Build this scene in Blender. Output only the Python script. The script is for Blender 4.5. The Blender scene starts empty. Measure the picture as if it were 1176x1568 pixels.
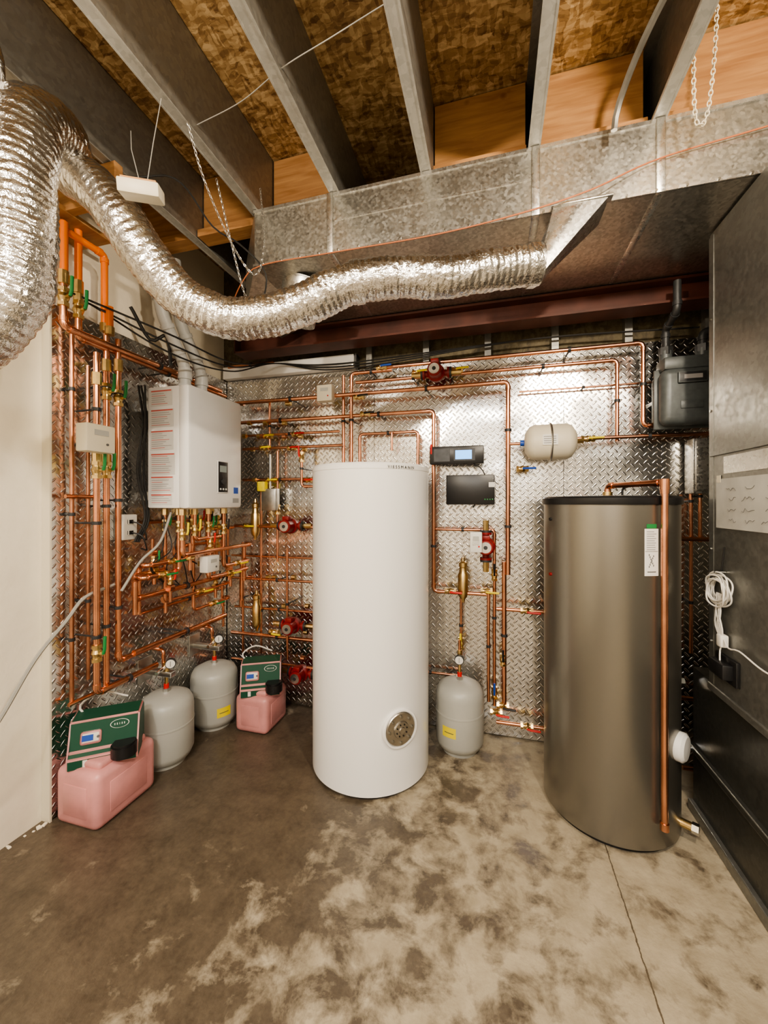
import bpy, bmesh, math, random
from math import radians, sin, cos, pi, sqrt, atan2
from mathutils import Vector, Matrix, noise
random.seed(7)

# ------------------------------------------------------------------ calibration
TH = radians(15.5); C_, S_ = cos(TH), sin(TH)
H = 1.5            # lens height (m)
YB = 2.62          # face of back wall cladding
XL = -2.0          # face of left wall cladding
ZC = 3.33          # subfloor underside
# wall-plane survey helpers: photo measurement -> metres on a wall plane
def bw(u, v, off=.08):
    a = (u-588)/600.; Y = YB-off; d = Y/(a*S_+C_)
    return Vector((d*(a*C_-S_), Y, H+(770-v)/600.*d))
def lw(u, v, off=.08):
    a = (u-588)/600.; X = XL+off; d = X/(a*C_-S_)
    return Vector((X, d*(a*S_+C_), H+(770-v)/600.*d))

# ------------------------------------------------------------------ materials
MATS = {}
def nt(name):
    m = bpy.data.materials.new(name); m.use_nodes = True
    t = m.node_tree; p = t.nodes['Principled BSDF']
    return m, t, p
def mat(name, col, rough=.5, metal=0., nscale=0, namt=.12, bump=0., bscale=60, coat=0, trans=0, emit=None, es=1):
    if name in MATS: return MATS[name]
    m, t, p = nt(name); N = t.nodes; L = t.links
    p.inputs['Base Color'].default_value = (*col, 1)
    p.inputs['Roughness'].default_value = rough
    p.inputs['Metallic'].default_value = metal
    p.inputs['Coat Weight'].default_value = coat
    p.inputs['Transmission Weight'].default_value = trans
    if emit:
        p.inputs['Emission Color'].default_value = (*emit, 1); p.inputs['Emission Strength'].default_value = es
    if nscale or bump:
        g = N.new('ShaderNodeNewGeometry')
    if nscale:
        n = N.new('ShaderNodeTexNoise'); n.inputs['Scale'].default_value = nscale; n.inputs['Detail'].default_value = 5
        L.new(g.outputs['Position'], n.inputs['Vector'])
        r = N.new('ShaderNodeValToRGB')
        r.color_ramp.elements[0].position = .3; r.color_ramp.elements[1].position = .7
        r.color_ramp.elements[0].color = (*[c*(1-namt) for c in col], 1)
        r.color_ramp.elements[1].color = (*[min(1, c*(1+namt)) for c in col], 1)
        L.new(n.outputs['Fac'], r.inputs['Fac']); L.new(r.outputs['Color'], p.inputs['Base Color'])
    if bump:
        n2 = N.new('ShaderNodeTexNoise'); n2.inputs['Scale'].default_value = bscale; n2.inputs['Detail'].default_value = 4
        L.new(g.outputs['Position'], n2.inputs['Vector'])
        b = N.new('ShaderNodeBump'); b.inputs['Strength'].default_value = bump; b.inputs['Distance'].default_value = .01
        L.new(n2.outputs['Fac'], b.inputs['Height']); L.new(b.outputs['Normal'], p.inputs['Normal'])
    MATS[name] = m; return m

copper = mat('copper', (.74, .36, .22), .27, 1, 9, .22)
copper_old = mat('copper_aged', (.58, .29, .18), .36, 1, 12, .3)
brass = mat('brass', (.72, .53, .25), .3, 1, 20, .2)
steel = mat('zinc_steel', (.62, .61, .58), .35, 1, 25, .15)
portsteel = mat('port_steel', (.50, .47, .42), .35, 1, 25, .15)
chrome = mat('chrome', (.8, .8, .78), .15, 1)
whitepaint = mat('white_enamel', (.86, .855, .835), .28, 0, coat=.3)
boilerwhite = mat('boiler_white', (.84, .84, .83), .28, coat=.4)
tankgrey = mat('tank_grey_enamel', (.27, .255, .225), .30, .85)
blackpl = mat('black_plastic', (.012, .012, .013), .35)
dark = mat('dark_iron', (.05, .052, .055), .45, .4, 30, .2)
greypaint = mat('grey_paint', (.42, .42, .385), .38, 0, 6, .05)
greydark = mat('meter_grey', (.10, .112, .115), .42, .2, 30, .15)
redp = mat('pump_red', (.26, .015, .015), .4)
darkred = mat('vessel_red', (.22, .010, .014), .4)
beampaint = mat('red_oxide_paint', (.085, .024, .014), .5, 0, 8, .3)
green = mat('green_plastic', (.006, .065, .036), .5)
tagg = mat('green_tag', (.02, .22, .06), .5)
white = mat('white_plastic', (.74, .73, .68), .4)
cream = mat('cream_plastic', (.72, .66, .52), .45)
paper = mat('paper_label', (.78, .77, .73), .6)
ink = mat('ink', (.12, .12, .12), .6)
inkl = mat('ink_light', (.30, .29, .29), .6)
inkred = mat('ink_red', (.60, .12, .10), .6)
note = mat('note_paper', (.50, .50, .47), .5, 0, 12, .1)
yellow = mat('yellow_label', (.8, .65, .02), .5)
blue = mat('blue_handle', (.02, .08, .4), .4)
redh = mat('red_handle', (.6, .02, .02), .4)
lcd = mat('lcd_screen', (.1, .3, .7), .3, emit=(.12, .45, 1.0), es=1.0)
pex = mat('orange_pex', (.85, .20, .02), .35)
owire = mat('orange_wire', (.50, .17, .07), .5)
wwire = mat('white_cable', (.75, .73, .68), .5)
gwire = mat('grey_cable', (.34, .33, .30), .5)
bwire = mat('black_cable', (.02, .02, .02), .5)
pvc = mat('flue_pvc', (.55, .56, .55), .4)
screw = mat('screw_metal', (.4, .39, .36), .3, 1)

def math_node(t, op, a=None, b=None, c=None):
    n = t.nodes.new('ShaderNodeMath'); n.operation = op
    for i, x in enumerate((a, b, c)):
        if x is None: continue
        if isinstance(x, (int, float)): n.inputs[i].default_value = x
        else: t.links.new(x, n.inputs[i])
    return n.outputs[0]
def wood_mat():
    m, t, p = nt('lumber'); N = t.nodes; L = t.links
    g = N.new('ShaderNodeNewGeometry'); mp = N.new('ShaderNodeMapping'); mp.inputs['Scale'].default_value = (1.5, 12, 14)
    L.new(g.outputs['Position'], mp.inputs['Vector'])
    n = N.new('ShaderNodeTexNoise'); n.inputs['Scale'].default_value = 3; n.inputs['Detail'].default_value = 6; n.inputs['Distortion'].default_value = .6
    L.new(mp.outputs[0], n.inputs['Vector'])
    r = N.new('ShaderNodeValToRGB'); e = r.color_ramp.elements
    e[0].position = .3; e[0].color = (.31, .145, .055, 1); e[1].position = .7; e[1].color = (.48, .26, .105, 1)
    L.new(n.outputs['Fac'], r.inputs['Fac'])
    v = N.new('ShaderNodeTexVoronoi'); v.inputs['Scale'].default_value = 5
    L.new(g.outputs['Position'], v.inputs['Vector'])
    r2 = N.new('ShaderNodeValToRGB'); r2.color_ramp.elements[0].position = .05; r2.color_ramp.elements[1].position = .12
    r2.color_ramp.elements[0].color = (.35, .2, .12, 1); r2.color_ramp.elements[1].color = (1, 1, 1, 1)
    L.new(v.outputs['Distance'], r2.inputs['Fac'])
    mx = N.new('ShaderNodeMix'); mx.data_type = 'RGBA'; mx.blend_type = 'MULTIPLY'; mx.inputs['Factor'].default_value = 1
    L.new(r.outputs['Color'], mx.inputs[6]); L.new(r2.outputs['Color'], mx.inputs[7])
    L.new(mx.outputs[2], p.inputs['Base Color']); p.inputs['Roughness'].default_value = .65
    return m
lumber = wood_mat()

def osb_mat(name='osb', c=((.15, .075, .028), (.36, .22, .09), (.66, .47, .25))):
    m, t, p = nt(name); N = t.nodes; L = t.links
    g = N.new('ShaderNodeNewGeometry')
    nz = N.new('ShaderNodeTexNoise'); nz.inputs['Scale'].default_value = 16; nz.inputs['Detail'].default_value = 4
    L.new(g.outputs['Position'], nz.inputs['Vector'])
    outs = []
    for rot, sc in ((.35, (20, 62, 30)), (-.6, (66, 20, 30)), (1.2, (28, 88, 30))):
        ad = N.new('ShaderNodeVectorMath'); ad.operation = 'MULTIPLY_ADD'; ad.inputs[1].default_value = (.04, .04, .04)
        L.new(nz.outputs['Color'], ad.inputs[0]); L.new(g.outputs['Position'], ad.inputs[2])
        mp = N.new('ShaderNodeMapping'); mp.inputs['Rotation'].default_value = (0, 0, rot); mp.inputs['Scale'].default_value = sc
        L.new(ad.outputs[0], mp.inputs['Vector'])
        v = N.new('ShaderNodeTexVoronoi'); v.inputs['Scale'].default_value = 1.0
        L.new(mp.outputs[0], v.inputs['Vector'])
        sp = N.new('ShaderNodeSeparateColor'); L.new(v.outputs['Color'], sp.inputs[0]); outs.append(sp.outputs[0])
    s1 = math_node(t, 'ADD', math_node(t, 'ADD', math_node(t, 'MULTIPLY', outs[0], .36), math_node(t, 'MULTIPLY', outs[1], .36)), math_node(t, 'MULTIPLY', outs[2], .28))
    big = N.new('ShaderNodeTexNoise'); big.inputs['Scale'].default_value = 2.2; L.new(g.outputs['Position'], big.inputs['Vector'])
    s2 = math_node(t, 'ADD', s1, math_node(t, 'MULTIPLY', math_node(t, 'SUBTRACT', big.outputs['Fac'], .5), .35))
    r = N.new('ShaderNodeValToRGB'); e = r.color_ramp.elements
    e[0].position = .15; e[0].color = (*c[0], 1); e[1].position = .88; e[1].color = (*c[2], 1)
    k = e.new(.5); k.color = (*c[1], 1)
    L.new(s2, r.inputs['Fac']); L.new(r.outputs['Color'], p.inputs['Base Color'])
    b = N.new('ShaderNodeBump'); b.inputs['Strength'].default_value = .3; b.inputs['Distance'].default_value = .003
    L.new(s1, b.inputs['Height']); L.new(b.outputs['Normal'], p.inputs['Normal'])
    p.inputs['Roughness'].default_value = .6
    return m
osb = osb_mat()
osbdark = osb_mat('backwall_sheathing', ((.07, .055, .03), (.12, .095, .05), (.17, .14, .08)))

def galv_mat(name, col=(.55, .54, .50), rough=.33, sc=90, var=.12, wav=.3, metal=.95):
    m, t, p = nt(name); N = t.nodes; L = t.links
    g = N.new('ShaderNodeNewGeometry')
    v = N.new('ShaderNodeTexVoronoi'); v.inputs['Scale'].default_value = sc; L.new(g.outputs['Position'], v.inputs['Vector'])
    sp = N.new('ShaderNodeSeparateColor'); L.new(v.outputs['Color'], sp.inputs[0])
    mr = N.new('ShaderNodeMapRange'); mr.inputs['To Min'].default_value = rough-.05; mr.inputs['To Max'].default_value = rough+.08
    L.new(sp.outputs[0], mr.inputs['Value']); L.new(mr.outputs[0], p.inputs['Roughness'])
    r = N.new('ShaderNodeValToRGB'); e = r.color_ramp.elements
    e[0].color = (*[x*(1-var) for x in col], 1); e[1].color = (*[min(1, x*(1+var)) for x in col], 1)
    L.new(sp.outputs[1], r.inputs['Fac']); L.new(r.outputs['Color'], p.inputs['Base Color'])
    n = N.new('ShaderNodeTexNoise'); n.inputs['Scale'].default_value = 3.0; n.inputs['Detail'].default_value = 1.5
    L.new(g.outputs['Position'], n.inputs['Vector'])
    b = N.new('ShaderNodeBump'); b.inputs['Strength'].default_value = wav; b.inputs['Distance'].default_value = .04
    L.new(n.outputs['Fac'], b.inputs['Height']); L.new(b.outputs['Normal'], p.inputs['Normal'])
    p.inputs['Metallic'].default_value = metal
    return m
galv = galv_mat('galvanised_sheet', (.54, .53, .49), var=.2)
galvsm = galv_mat('galvanised_boot', (.72, .71, .68), .28, 90, .06, .15)
galvdark = galv_mat('galvanised_cabinet', (.25, .25, .235), .36, 60, .1, .35, .72)
galvbase = galv_mat('furnace_base_steel', (.11, .11, .10), .34, 60, .1, .3, .7)
joistm = galv_mat('joist_steel', (.34, .335, .31), .42, 60, .1, .15, .75)
joistlit = galv_mat('joist_steel_lit', (.48, .48, .45), .45, 60, .1, .1, .5)  # same joist steel made paler; light on the bottom flanges put into colour

def foil_mat():
    m, t, p = nt('foil_jacket'); N = t.nodes; L = t.links
    g = N.new('ShaderNodeNewGeometry')
    n = N.new('ShaderNodeTexNoise'); n.inputs['Scale'].default_value = 60; n.inputs['Detail'].default_value = 3
    L.new(g.outputs['Position'], n.inputs['Vector'])
    b = N.new('ShaderNodeBump'); b.inputs['Strength'].default_value = .5; b.inputs['Distance'].default_value = .012
    L.new(n.outputs['Fac'], b.inputs['Height']); L.new(b.outputs['Normal'], p.inputs['Normal'])
    p.inputs['Base Color'].default_value = (.80, .78, .75, 1); p.inputs['Metallic'].default_value = 1; p.inputs['Roughness'].default_value = .22
    return m
foil = foil_mat()

def plate_mat():
    m, t, p = nt('diamond_tread_plate'); N = t.nodes; L = t.links
    g = N.new('ShaderNodeNewGeometry'); s = N.new('ShaderNodeSeparateXYZ'); L.new(g.outputs['Position'], s.inputs[0])
    hor = math_node(t, 'ADD', s.outputs[0], s.outputs[1])
    k = 1/.032*.7071
    pa = math_node(t, 'MULTIPLY', math_node(t, 'ADD', hor, s.outputs[2]), k)
    pb = math_node(t, 'MULTIPLY', math_node(t, 'SUBTRACT', hor, s.outputs[2]), k)
    ca = math_node(t, 'FLOOR', pa); cb = math_node(t, 'FLOOR', pb)
    fa = math_node(t, 'SUBTRACT', math_node(t, 'SUBTRACT', pa, ca), .5)
    fb = math_node(t, 'SUBTRACT', math_node(t, 'SUBTRACT', pb, cb), .5)
    par = math_node(t, 'MODULO', math_node(t, 'ABSOLUTE', math_node(t, 'ADD', ca, cb)), 2)
    par = math_node(t, 'GREATER_THAN', par, .5)
    def ell(x, y):
        xx = math_node(t, 'POWER', math_node(t, 'ABSOLUTE', math_node(t, 'DIVIDE', x, .62)), 2)
        yy = math_node(t, 'POWER', math_node(t, 'ABSOLUTE', math_node(t, 'DIVIDE', y, .17)), 2)
        return math_node(t, 'SUBTRACT', 1.0, math_node(t, 'ADD', xx, yy))
    e1 = ell(fa, fb); e2 = ell(fb, fa)
    inv = math_node(t, 'SUBTRACT', 1.0, par)
    e = math_node(t, 'ADD', math_node(t, 'MULTIPLY', e1, par), math_node(t, 'MULTIPLY', e2, inv))
    e = math_node(t, 'MAXIMUM', e, 0.0)
    e = math_node(t, 'SQRT', e)
    n = N.new('ShaderNodeTexNoise'); n.inputs['Scale'].default_value = 2.2; n.inputs['Detail'].default_value = 1.5
    L.new(g.outputs['Position'], n.inputs['Vector'])
    b0 = N.new('ShaderNodeBump'); b0.inputs['Strength'].default_value = .55; b0.inputs['Distance'].default_value = .07
    L.new(n.outputs['Fac'], b0.inputs['Height'])
    b = N.new('ShaderNodeBump'); b.inputs['Strength'].default_value = .85; b.inputs['Distance'].default_value = .0035
    L.new(e, b.inputs['Height']); L.new(b0.outputs['Normal'], b.inputs['Normal']); L.new(b.outputs['Normal'], p.inputs['Normal'])
    p.inputs['Base Color'].default_value = (.73, .725, .71, 1); p.inputs['Metallic'].default_value = 1; p.inputs['Roughness'].default_value = .19
    return m
plate = plate_mat()

def floor_mat():
    m, t, p = nt('damp_concrete'); N = t.nodes; L = t.links
    g = N.new('ShaderNodeNewGeometry'); s = N.new('ShaderNodeSeparateXYZ'); L.new(g.outputs['Position'], s.inputs[0])
    def noi(sc, det=6, rough=.6, dist=0.):
        n = N.new('ShaderNodeTexNoise'); n.inputs['Scale'].default_value = sc; n.inputs['Detail'].default_value = det
        n.inputs['Roughness'].default_value = rough; n.inputs['Distortion'].default_value = dist
        L.new(g.outputs['Position'], n.inputs['Vector']); return n.outputs['Fac']
    big = noi(1.7, 2, .5); med = noi(6.5, 12, .68, .25); fine = noi(45, 6, .65); sp_ = noi(9, 8, .65)
    # damp area soaks out from the feeder corner, drying toward +X
    dv = N.new('ShaderNodeVectorMath'); dv.operation = 'DISTANCE'; dv.inputs[1].default_value = (-1.25, 1.75, 0)
    L.new(g.outputs['Position'], dv.inputs[0])
    dm = N.new('ShaderNodeMapRange'); dm.inputs['From Min'].default_value = .2; dm.inputs['From Max'].default_value = .8
    dm.inputs['To Min'].default_value = .13; dm.inputs['To Max'].default_value = 0
    L.new(dv.outputs['Value'], dm.inputs['Value'])
    gx = math_node(t, 'MULTIPLY', math_node(t, 'ADD', s.outputs[0], .22), -.10)
    w = math_node(t, 'ADD', math_node(t, 'ADD', med, math_node(t, 'MULTIPLY', math_node(t, 'SUBTRACT', big, .5), .22)), math_node(t, 'ADD', gx, dm.outputs[0]))
    r = N.new('ShaderNodeValToRGB'); e = r.color_ramp.elements
    e[0].position = .42; e[0].color = (0, 0, 0, 1); e[1].position = .58; e[1].color = (1, 1, 1, 1)
    L.new(w, r.inputs['Fac'])
    dry = N.new('ShaderNodeValToRGB'); e = dry.color_ramp.elements
    e[0].position = .32; e[0].color = (.46, .395, .29, 1); e[1].position = .68; e[1].color = (.32, .27, .19, 1)
    L.new(sp_, dry.inputs['Fac'])
    wet = N.new('ShaderNodeValToRGB'); e = wet.color_ramp.elements
    e[0].position = .35; e[0].color = (.070, .054, .038, 1); e[1].position = .7; e[1].color = (.16, .127, .09, 1)
    L.new(math_node(t, 'ADD', math_node(t, 'MULTIPLY', fine, .4), math_node(t, 'MULTIPLY', sp_, .6)), wet.inputs['Fac'])
    mx = N.new('ShaderNodeMix'); mx.data_type = 'RGBA'
    L.new(r.outputs['Color'], mx.inputs['Factor']); L.new(dry.outputs['Color'], mx.inputs[6]); L.new(wet.outputs['Color'], mx.inputs[7])
    # small dark drip spots
    v = N.new('ShaderNodeTexVoronoi'); v.inputs['Scale'].default_value = 7; L.new(g.outputs['Position'], v.inputs['Vector'])
    vs = N.new('ShaderNodeSeparateColor'); L.new(v.outputs['Color'], vs.inputs[0])
    rad = math_node(t, 'MULTIPLY', math_node(t, 'SUBTRACT', vs.outputs[0], .6), .35)
    sd = N.new('ShaderNodeMapRange'); sd.inputs['From Min'].default_value = -.03; sd.inputs['From Max'].default_value = .06
    sd.inputs['To Min'].default_value = 0; sd.inputs['To Max'].default_value = .5
    L.new(math_node(t, 'SUBTRACT', math_node(t, 'ADD', rad, math_node(t, 'MULTIPLY', math_node(t, 'SUBTRACT', sp_, .5), .3)), v.outputs['Distance']), sd.inputs['Value'])
    ms = N.new('ShaderNodeMix'); ms.data_type = 'RGBA'; ms.inputs[7].default_value = (.10, .078, .052, 1)
    L.new(sd.outputs[0], ms.inputs['Factor']); L.new(mx.outputs[2], ms.inputs[6])
    # saw-cut joint
    dj = math_node(t, 'ABSOLUTE', math_node(t, 'SUBTRACT', math_node(t, 'ADD', s.outputs[0], math_node(t, 'MULTIPLY', fine, .012)), .481))
    j = math_node(t, 'LESS_THAN', dj, .0025)
    mj = N.new('ShaderNodeMix'); mj.data_type = 'RGBA'; mj.inputs[7].default_value = (.11, .085, .055, 1)
    L.new(j, mj.inputs['Factor']); L.new(ms.outputs[2], mj.inputs[6]); L.new(mj.outputs[2], p.inputs['Base Color'])
    mr = N.new('ShaderNodeMapRange'); mr.inputs['To Min'].default_value = .62; mr.inputs['To Max'].default_value = .28
    L.new(r.outputs['Color'], mr.inputs['Value']); L.new(mr.outputs[0], p.inputs['Roughness'])
    b = N.new('ShaderNodeBump'); b.inputs['Strength'].default_value = .3; b.inputs['Distance'].default_value = .008
    hh = math_node(t, 'SUBTRACT', math_node(t, 'ADD', fine, med), math_node(t, 'MULTIPLY', j, 1.0))
    L.new(hh, b.inputs['Height']); L.new(b.outputs['Normal'], p.inputs['Normal'])
    return m
floorm = floor_mat()
wallwhite = mat('wall_plaster', (.84, .77, .63), .75, 0, 5, .05, .25, 25)
wallwarm = mat('wall_far_plaster', (.54, .49, .41), .8, 0, 3, .15)
jugm = mat('pink_glycol_jug', (.72, .33, .32), .35, 0, 6, .2, trans=.15)

# ------------------------------------------------------------------ mesh builder
class B:
    def __init__(s, name): s.name = name; s.bm = bmesh.new(); s.mats = []
    def mi(s, m):
        if m not in s.mats: s.mats.append(m)
        return s.mats.index(m)
    def box(s, c, size, m, bev=0, rot=None, seg=2):
        M = Matrix.Translation(c) @ (rot.to_4x4() if rot else Matrix()) @ Matrix.Diagonal((*size, 1))
        r = bmesh.ops.create_cube(s.bm, size=1, matrix=M); i = s.mi(m)
        fs = {f for v in r['verts'] for f in v.link_faces}
        for f in fs: f.material_index = i
        if bev:
            es = list({e for f in fs for e in f.edges})
            bmesh.ops.bevel(s.bm, geom=es, offset=bev, segments=seg, affect='EDGES', profile=.5)
    def bx(s, a, b, m, bev=0):
        c = [(a[k]+b[k])/2 for k in range(3)]; z = [abs(b[k]-a[k]) for k in range(3)]
        s.box(c, z, m, bev)
    def ring(s, c, x, y, r, n): return [s.bm.verts.new(c + x*(r*cos(2*pi*k/n)) + y*(r*sin(2*pi*k/n))) for k in range(n)]
    def skin(s, rings, m, caps=True):
        i = s.mi(m)
        for a, b in zip(rings, rings[1:]):
            n = len(a)
            for k in range(n):
                f = s.bm.faces.new((a[k], a[(k+1) % n], b[(k+1) % n], b[k])); f.material_index = i
        if caps:
            for rr in (rings[0][::-1], rings[-1]):
                f = s.bm.faces.new(rr); f.material_index = i
    def frame(s, d):
        d = d.normalized(); u = Vector((0, 0, 1)) if abs(d.z) < .9 else Vector((1, 0, 0))
        x = u.cross(d).normalized(); return x, d.cross(x)
    def cyl(s, p0, p1, r, m, r2=None, seg=18):
        p0, p1 = Vector(p0), Vector(p1); x, y = s.frame(p1-p0)
        s.skin([s.ring(p0, x, y, r, seg), s.ring(p1, x, y, r if r2 is None else r2, seg)], m)
    def lathe(s, prof, o, m, ax=(0, 0, 1), seg=40):
        o = Vector(o); ax = Vector(ax).normalized(); x, y = s.frame(ax)
        s.skin([s.ring(o+ax*h, x, y, max(r, .0004), seg) for r, h in prof], m)
    def tube(s, pts, r, m, seg=10, rf=None, jit=0):
        pts = [Vector(p) for p in pts]; rings = []; x = y = None; sl = 0
        for k, p in enumerate(pts):
            d = (pts[min(k+1, len(pts)-1)]-pts[max(k-1, 0)]).normalized()
            if x is None: x, y = s.frame(d)
            else:
                x = (x - d*x.dot(d)).normalized(); y = d.cross(x); sl += (p-pts[k-1]).length
            rr = r*(rf(sl) if rf else 1)
            rg = s.ring(p, x, y, rr, seg)
            if jit:
                for v in rg: v.co += (v.co-p).normalized()*jit*(noise.noise(v.co*34)*1.2+noise.noise(v.co*10)*1.6)
            rings.append(rg)
        s.skin(rings, m)
    def pipe(s, pts, r, m, rad=.028, sleeves=True):
        pts = [Vector(p) for p in pts]
        out = [pts[0]]
        for k in range(1, len(pts)-1):
            a, p, b = pts[k-1], pts[k], pts[k+1]
            da = (a-p); db = (b-p)
            if da.length < 1e-4 or db.length < 1e-4: continue
            q = min(rad, da.length*.45, db.length*.45)
            p0 = p+da.normalized()*q; p1 = p+db.normalized()*q
            if abs(da.normalized().dot(db.normalized())) > .98: out.append(p); continue
            for j in range(6):
                t = j/5; out.append(p0*(1-t)**2 + p*2*t*(1-t) + p1*t*t)
            if sleeves:
                s.cyl(p0-da.normalized()*.004, p0+da.normalized()*.018, r*1.2, m, seg=12)
                s.cyl(p1-db.normalized()*.004, p1+db.normalized()*.018, r*1.2, m, seg=12)
        out.append(pts[-1]); s.tube(out, r, m, 12)
    def done(s, loc=(0, 0, 0), rz=0, ang=32, parent=None, smooth=True):
        me = bpy.data.meshes.new(s.name)
        bmesh.ops.recalc_face_normals(s.bm, faces=s.bm.faces)
        for f in s.bm.faces: f.smooth = smooth
        s.bm.to_mesh(me); s.bm.free()
        for m in s.mats: me.materials.append(m)
        if smooth: me.set_sharp_from_angle(angle=radians(ang))
        o = bpy.data.objects.new(s.name, me); bpy.context.collection.objects.link(o)
        o.location = loc; o.rotation_euler = (0, 0, rz)
        if parent: o.parent = parent
        return o
def catmull(pts, step=.02):
    pts = [Vector(p) for p in pts]; P = [pts[0]*2-pts[1]]+pts+[pts[-1]*2-pts[-2]]; out = []
    for i in range(1, len(P)-2):
        n = max(2, int((P[i+1]-P[i]).length/step))
        for k in range(n):
            t = k/n; a, b, c, d = P[i-1:i+3]
            out.append(.5*((2*b)+(c-a)*t+(2*a-5*b+4*c-d)*t*t+(3*b-a-3*c+d)*t**3))
    out.append(pts[-1]); return out
def snap(pts, axis):
    out = [pts[0].copy()]
    for p in pts[1:]:
        q = p.copy(); l = out[-1]; dh = abs(q[axis]-l[axis]); dz = abs(q.z-l.z)
        if dz < .35*dh: q.z = l.z
        elif dh < .35*dz: q[axis] = l[axis]
        out.append(q)
    return out
def BP(b, uv, r=.011, off=.08, m=None):
    pts = snap([bw(u, v, off) for u, v in uv], 0); b.pipe(pts, r, m or copper); clamps(b, pts, r, 'b'); return pts
def LP(b, uv, r=.011, off=.08, m=None):
    pts = snap([lw(u, v, off) for u, v in uv], 1); b.pipe(pts, r, m or copper); clamps(b, pts, r, 'l'); return pts
def clamps(b, pts, r, w):
    for a, c in zip(pts, pts[1:]):
        L = (c-a).length
        if L < .25: continue
        n = max(1, int(L/.55))
        for k in range(n):
            p = a.lerp(c, (k+.5)/n); d = (c-a).normalized()
            b.cyl(p-d*.008, p+d*.008, r*1.45, dark, seg=12)
            q = p.copy()
            if w == 'b': q.y = YB-.0005
            else: q.x = XL+.0005
            b.cyl(p, q, .005, dark, seg=8)

# ------------------------------------------------------------------ room shell
def slab(name, a, b, m):
    x = B(name); x.bx(a, b, m); return x.done(smooth=False)
slab('floor', (-2.2, -2.7, -.1), (2.7, 2.8, 0), floorm)
slab('ceiling', (-2.2, -2.7, ZC), (2.7, 2.8, ZC+.1), osb)
slab('wall_left', (-2.15, -2.7, 0), (-2.05, 2.8, ZC), wallwhite)
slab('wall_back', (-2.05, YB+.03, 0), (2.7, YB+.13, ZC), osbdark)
slab('wall_right', (2.6, -2.7, 0), (2.7, YB+.03, ZC), wallwarm)
slab('wall_front', (-2.05, -2.7, 0), (2.6, -2.6, ZC), wallwarm)

# cladding with panel joints and screws
x = B('wall_cladding_back')
for x0, x1 in ((-1.995, -.80), (-.797, .42), (.423, 1.64), (1.643, 2.595)):
    x.bx((x0, YB, .012), (x1, YB+.028, 2.44), plate)
    for zz in (.1, .7, 1.3, 1.9, 2.38):
        for xx in (x0+.03, x1-.03): x.cyl((xx, YB, zz), (xx, YB-.004, zz), .006, screw, seg=8)
x.done(smooth=False)
x = B('wall_cladding_left')
for y0, y1 in ((1.36, 2.0), (2.003, YB-.001)):
    x.bx((-2.048, y0, .012), (XL, y1, 2.44), plate)
x.bx((-2.049, 1.350, .0), (XL+.001, 1.359, 2.44), cream)
x.done(smooth=False)

x = B('foam_board_strip')
x.bx((-1.99, 2.56, 2.445), (-.93, 2.645, 2.535), whitepaint, .004)
x.bx((-.925, 2.57, 2.442), (-.915, 2.645, 2.54), dark, .001)
x.done()
x = B('wall_stud_row')
for k in range(9): x.bx((-.85+k*.4, 2.60, 2.445), (-.81+k*.4, 2.648, 2.70), joistm)
x.done(smooth=False)

# steel I-beam
x = B('steel_i_beam')
x.bx((-1.75, 2.37, 2.665), (2.59, 2.51, 2.678), beampaint)
x.bx((-1.75, 2.37, 2.548), (2.59, 2.51, 2.56), beampaint)
x.bx((-1.75, 2.435, 2.56), (2.59, 2.445, 2.665), beampaint)
x.bx((-1.75, 2.37, 2.55), (-1.742, 2.51, 2.67), beampaint)
x.done(smooth=False)

# steel C joists
for X in (-1.60, -1.155, -.72, -.285, .165, .613, 1.06, 1.51, 1.96):
    x = B('steel_joist')
    w = .046
    x.bx((X+w/2-.003, -2.6, 2.968), (X+w/2, 2.64, ZC-.001), joistm)
    x.bx((X-w/2, -2.6, 2.965), (X+w/2, 2.64, 2.968), joistlit)
    x.bx((X-w/2, -2.6, ZC-.004), (X+w/2, 2.64, ZC-.001), joistm)
    x.bx((X-w/2, -2.6, 2.965), (X-w/2+.002, 2.64, 2.98), joistlit)
    x.bx((X-w/2-.001, -2.6, 2.9635), (X-w/2+.006, 2.64, 2.966), joistlit)
    x.bx((X+w/2-.006, -2.6, 2.9635), (X+w/2+.001, 2.64, 2.966), joistlit)
    x.done(smooth=False)
# wood blocking between joists (one bay left open)
js = [-2.04, -1.60, -1.155, -.72, -.285, .165, .613, 1.06, 1.51, 1.96, 2.58]
for i, (a, b_) in enumerate(zip(js, js[1:])):
    if i == 3: continue
    x = B('wood_blocking'); yy = 1.80 if i > 3 else 1.86
    x.bx((a+.028, yy, 2.97), (b_-.028, yy+.04, ZC-.006), lumber, .002)
    x.bx((a+.028, yy-.05, 2.97), (b_-.028, yy, 3.01), lumber, .002)
    x.done(smooth=False)
x = B('wood_ledger_beam'); x.bx((-2.04, 1.30, 2.80), (-1.55, 1.34, 2.96), lumber, .003); x.done(smooth=False)

# main duct
x = B('supply_air_duct')
x.bx((-1.15, 1.72, 2.682), (2.58, 2.40, 2.962), galv)
for X in (-.74, .17, .615, 1.3):
    x.bx((X-.016, 1.710, 2.678), (X+.016, 1.725, 2.963), galvsm, .003)
    x.bx((X-.016, 1.712, 2.679), (X+.016, 2.36, 2.684), galvsm, .002)
x.bx((-1.155, 1.714, 2.682), (2.58, 1.722, 2.694), galvsm)
x.bx((-1.155, 1.714, 2.948), (2.58, 1.722, 2.963), galvsm)
x.bx((-.72, 1.716, 2.83), (.15, 1.721, 2.836), galvsm)
for k in range(34):
    X = -1.1+k*.1; x.cyl((X, 1.716, 2.688), (X, 1.709, 2.688), .005, screw, seg=8)
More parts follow.
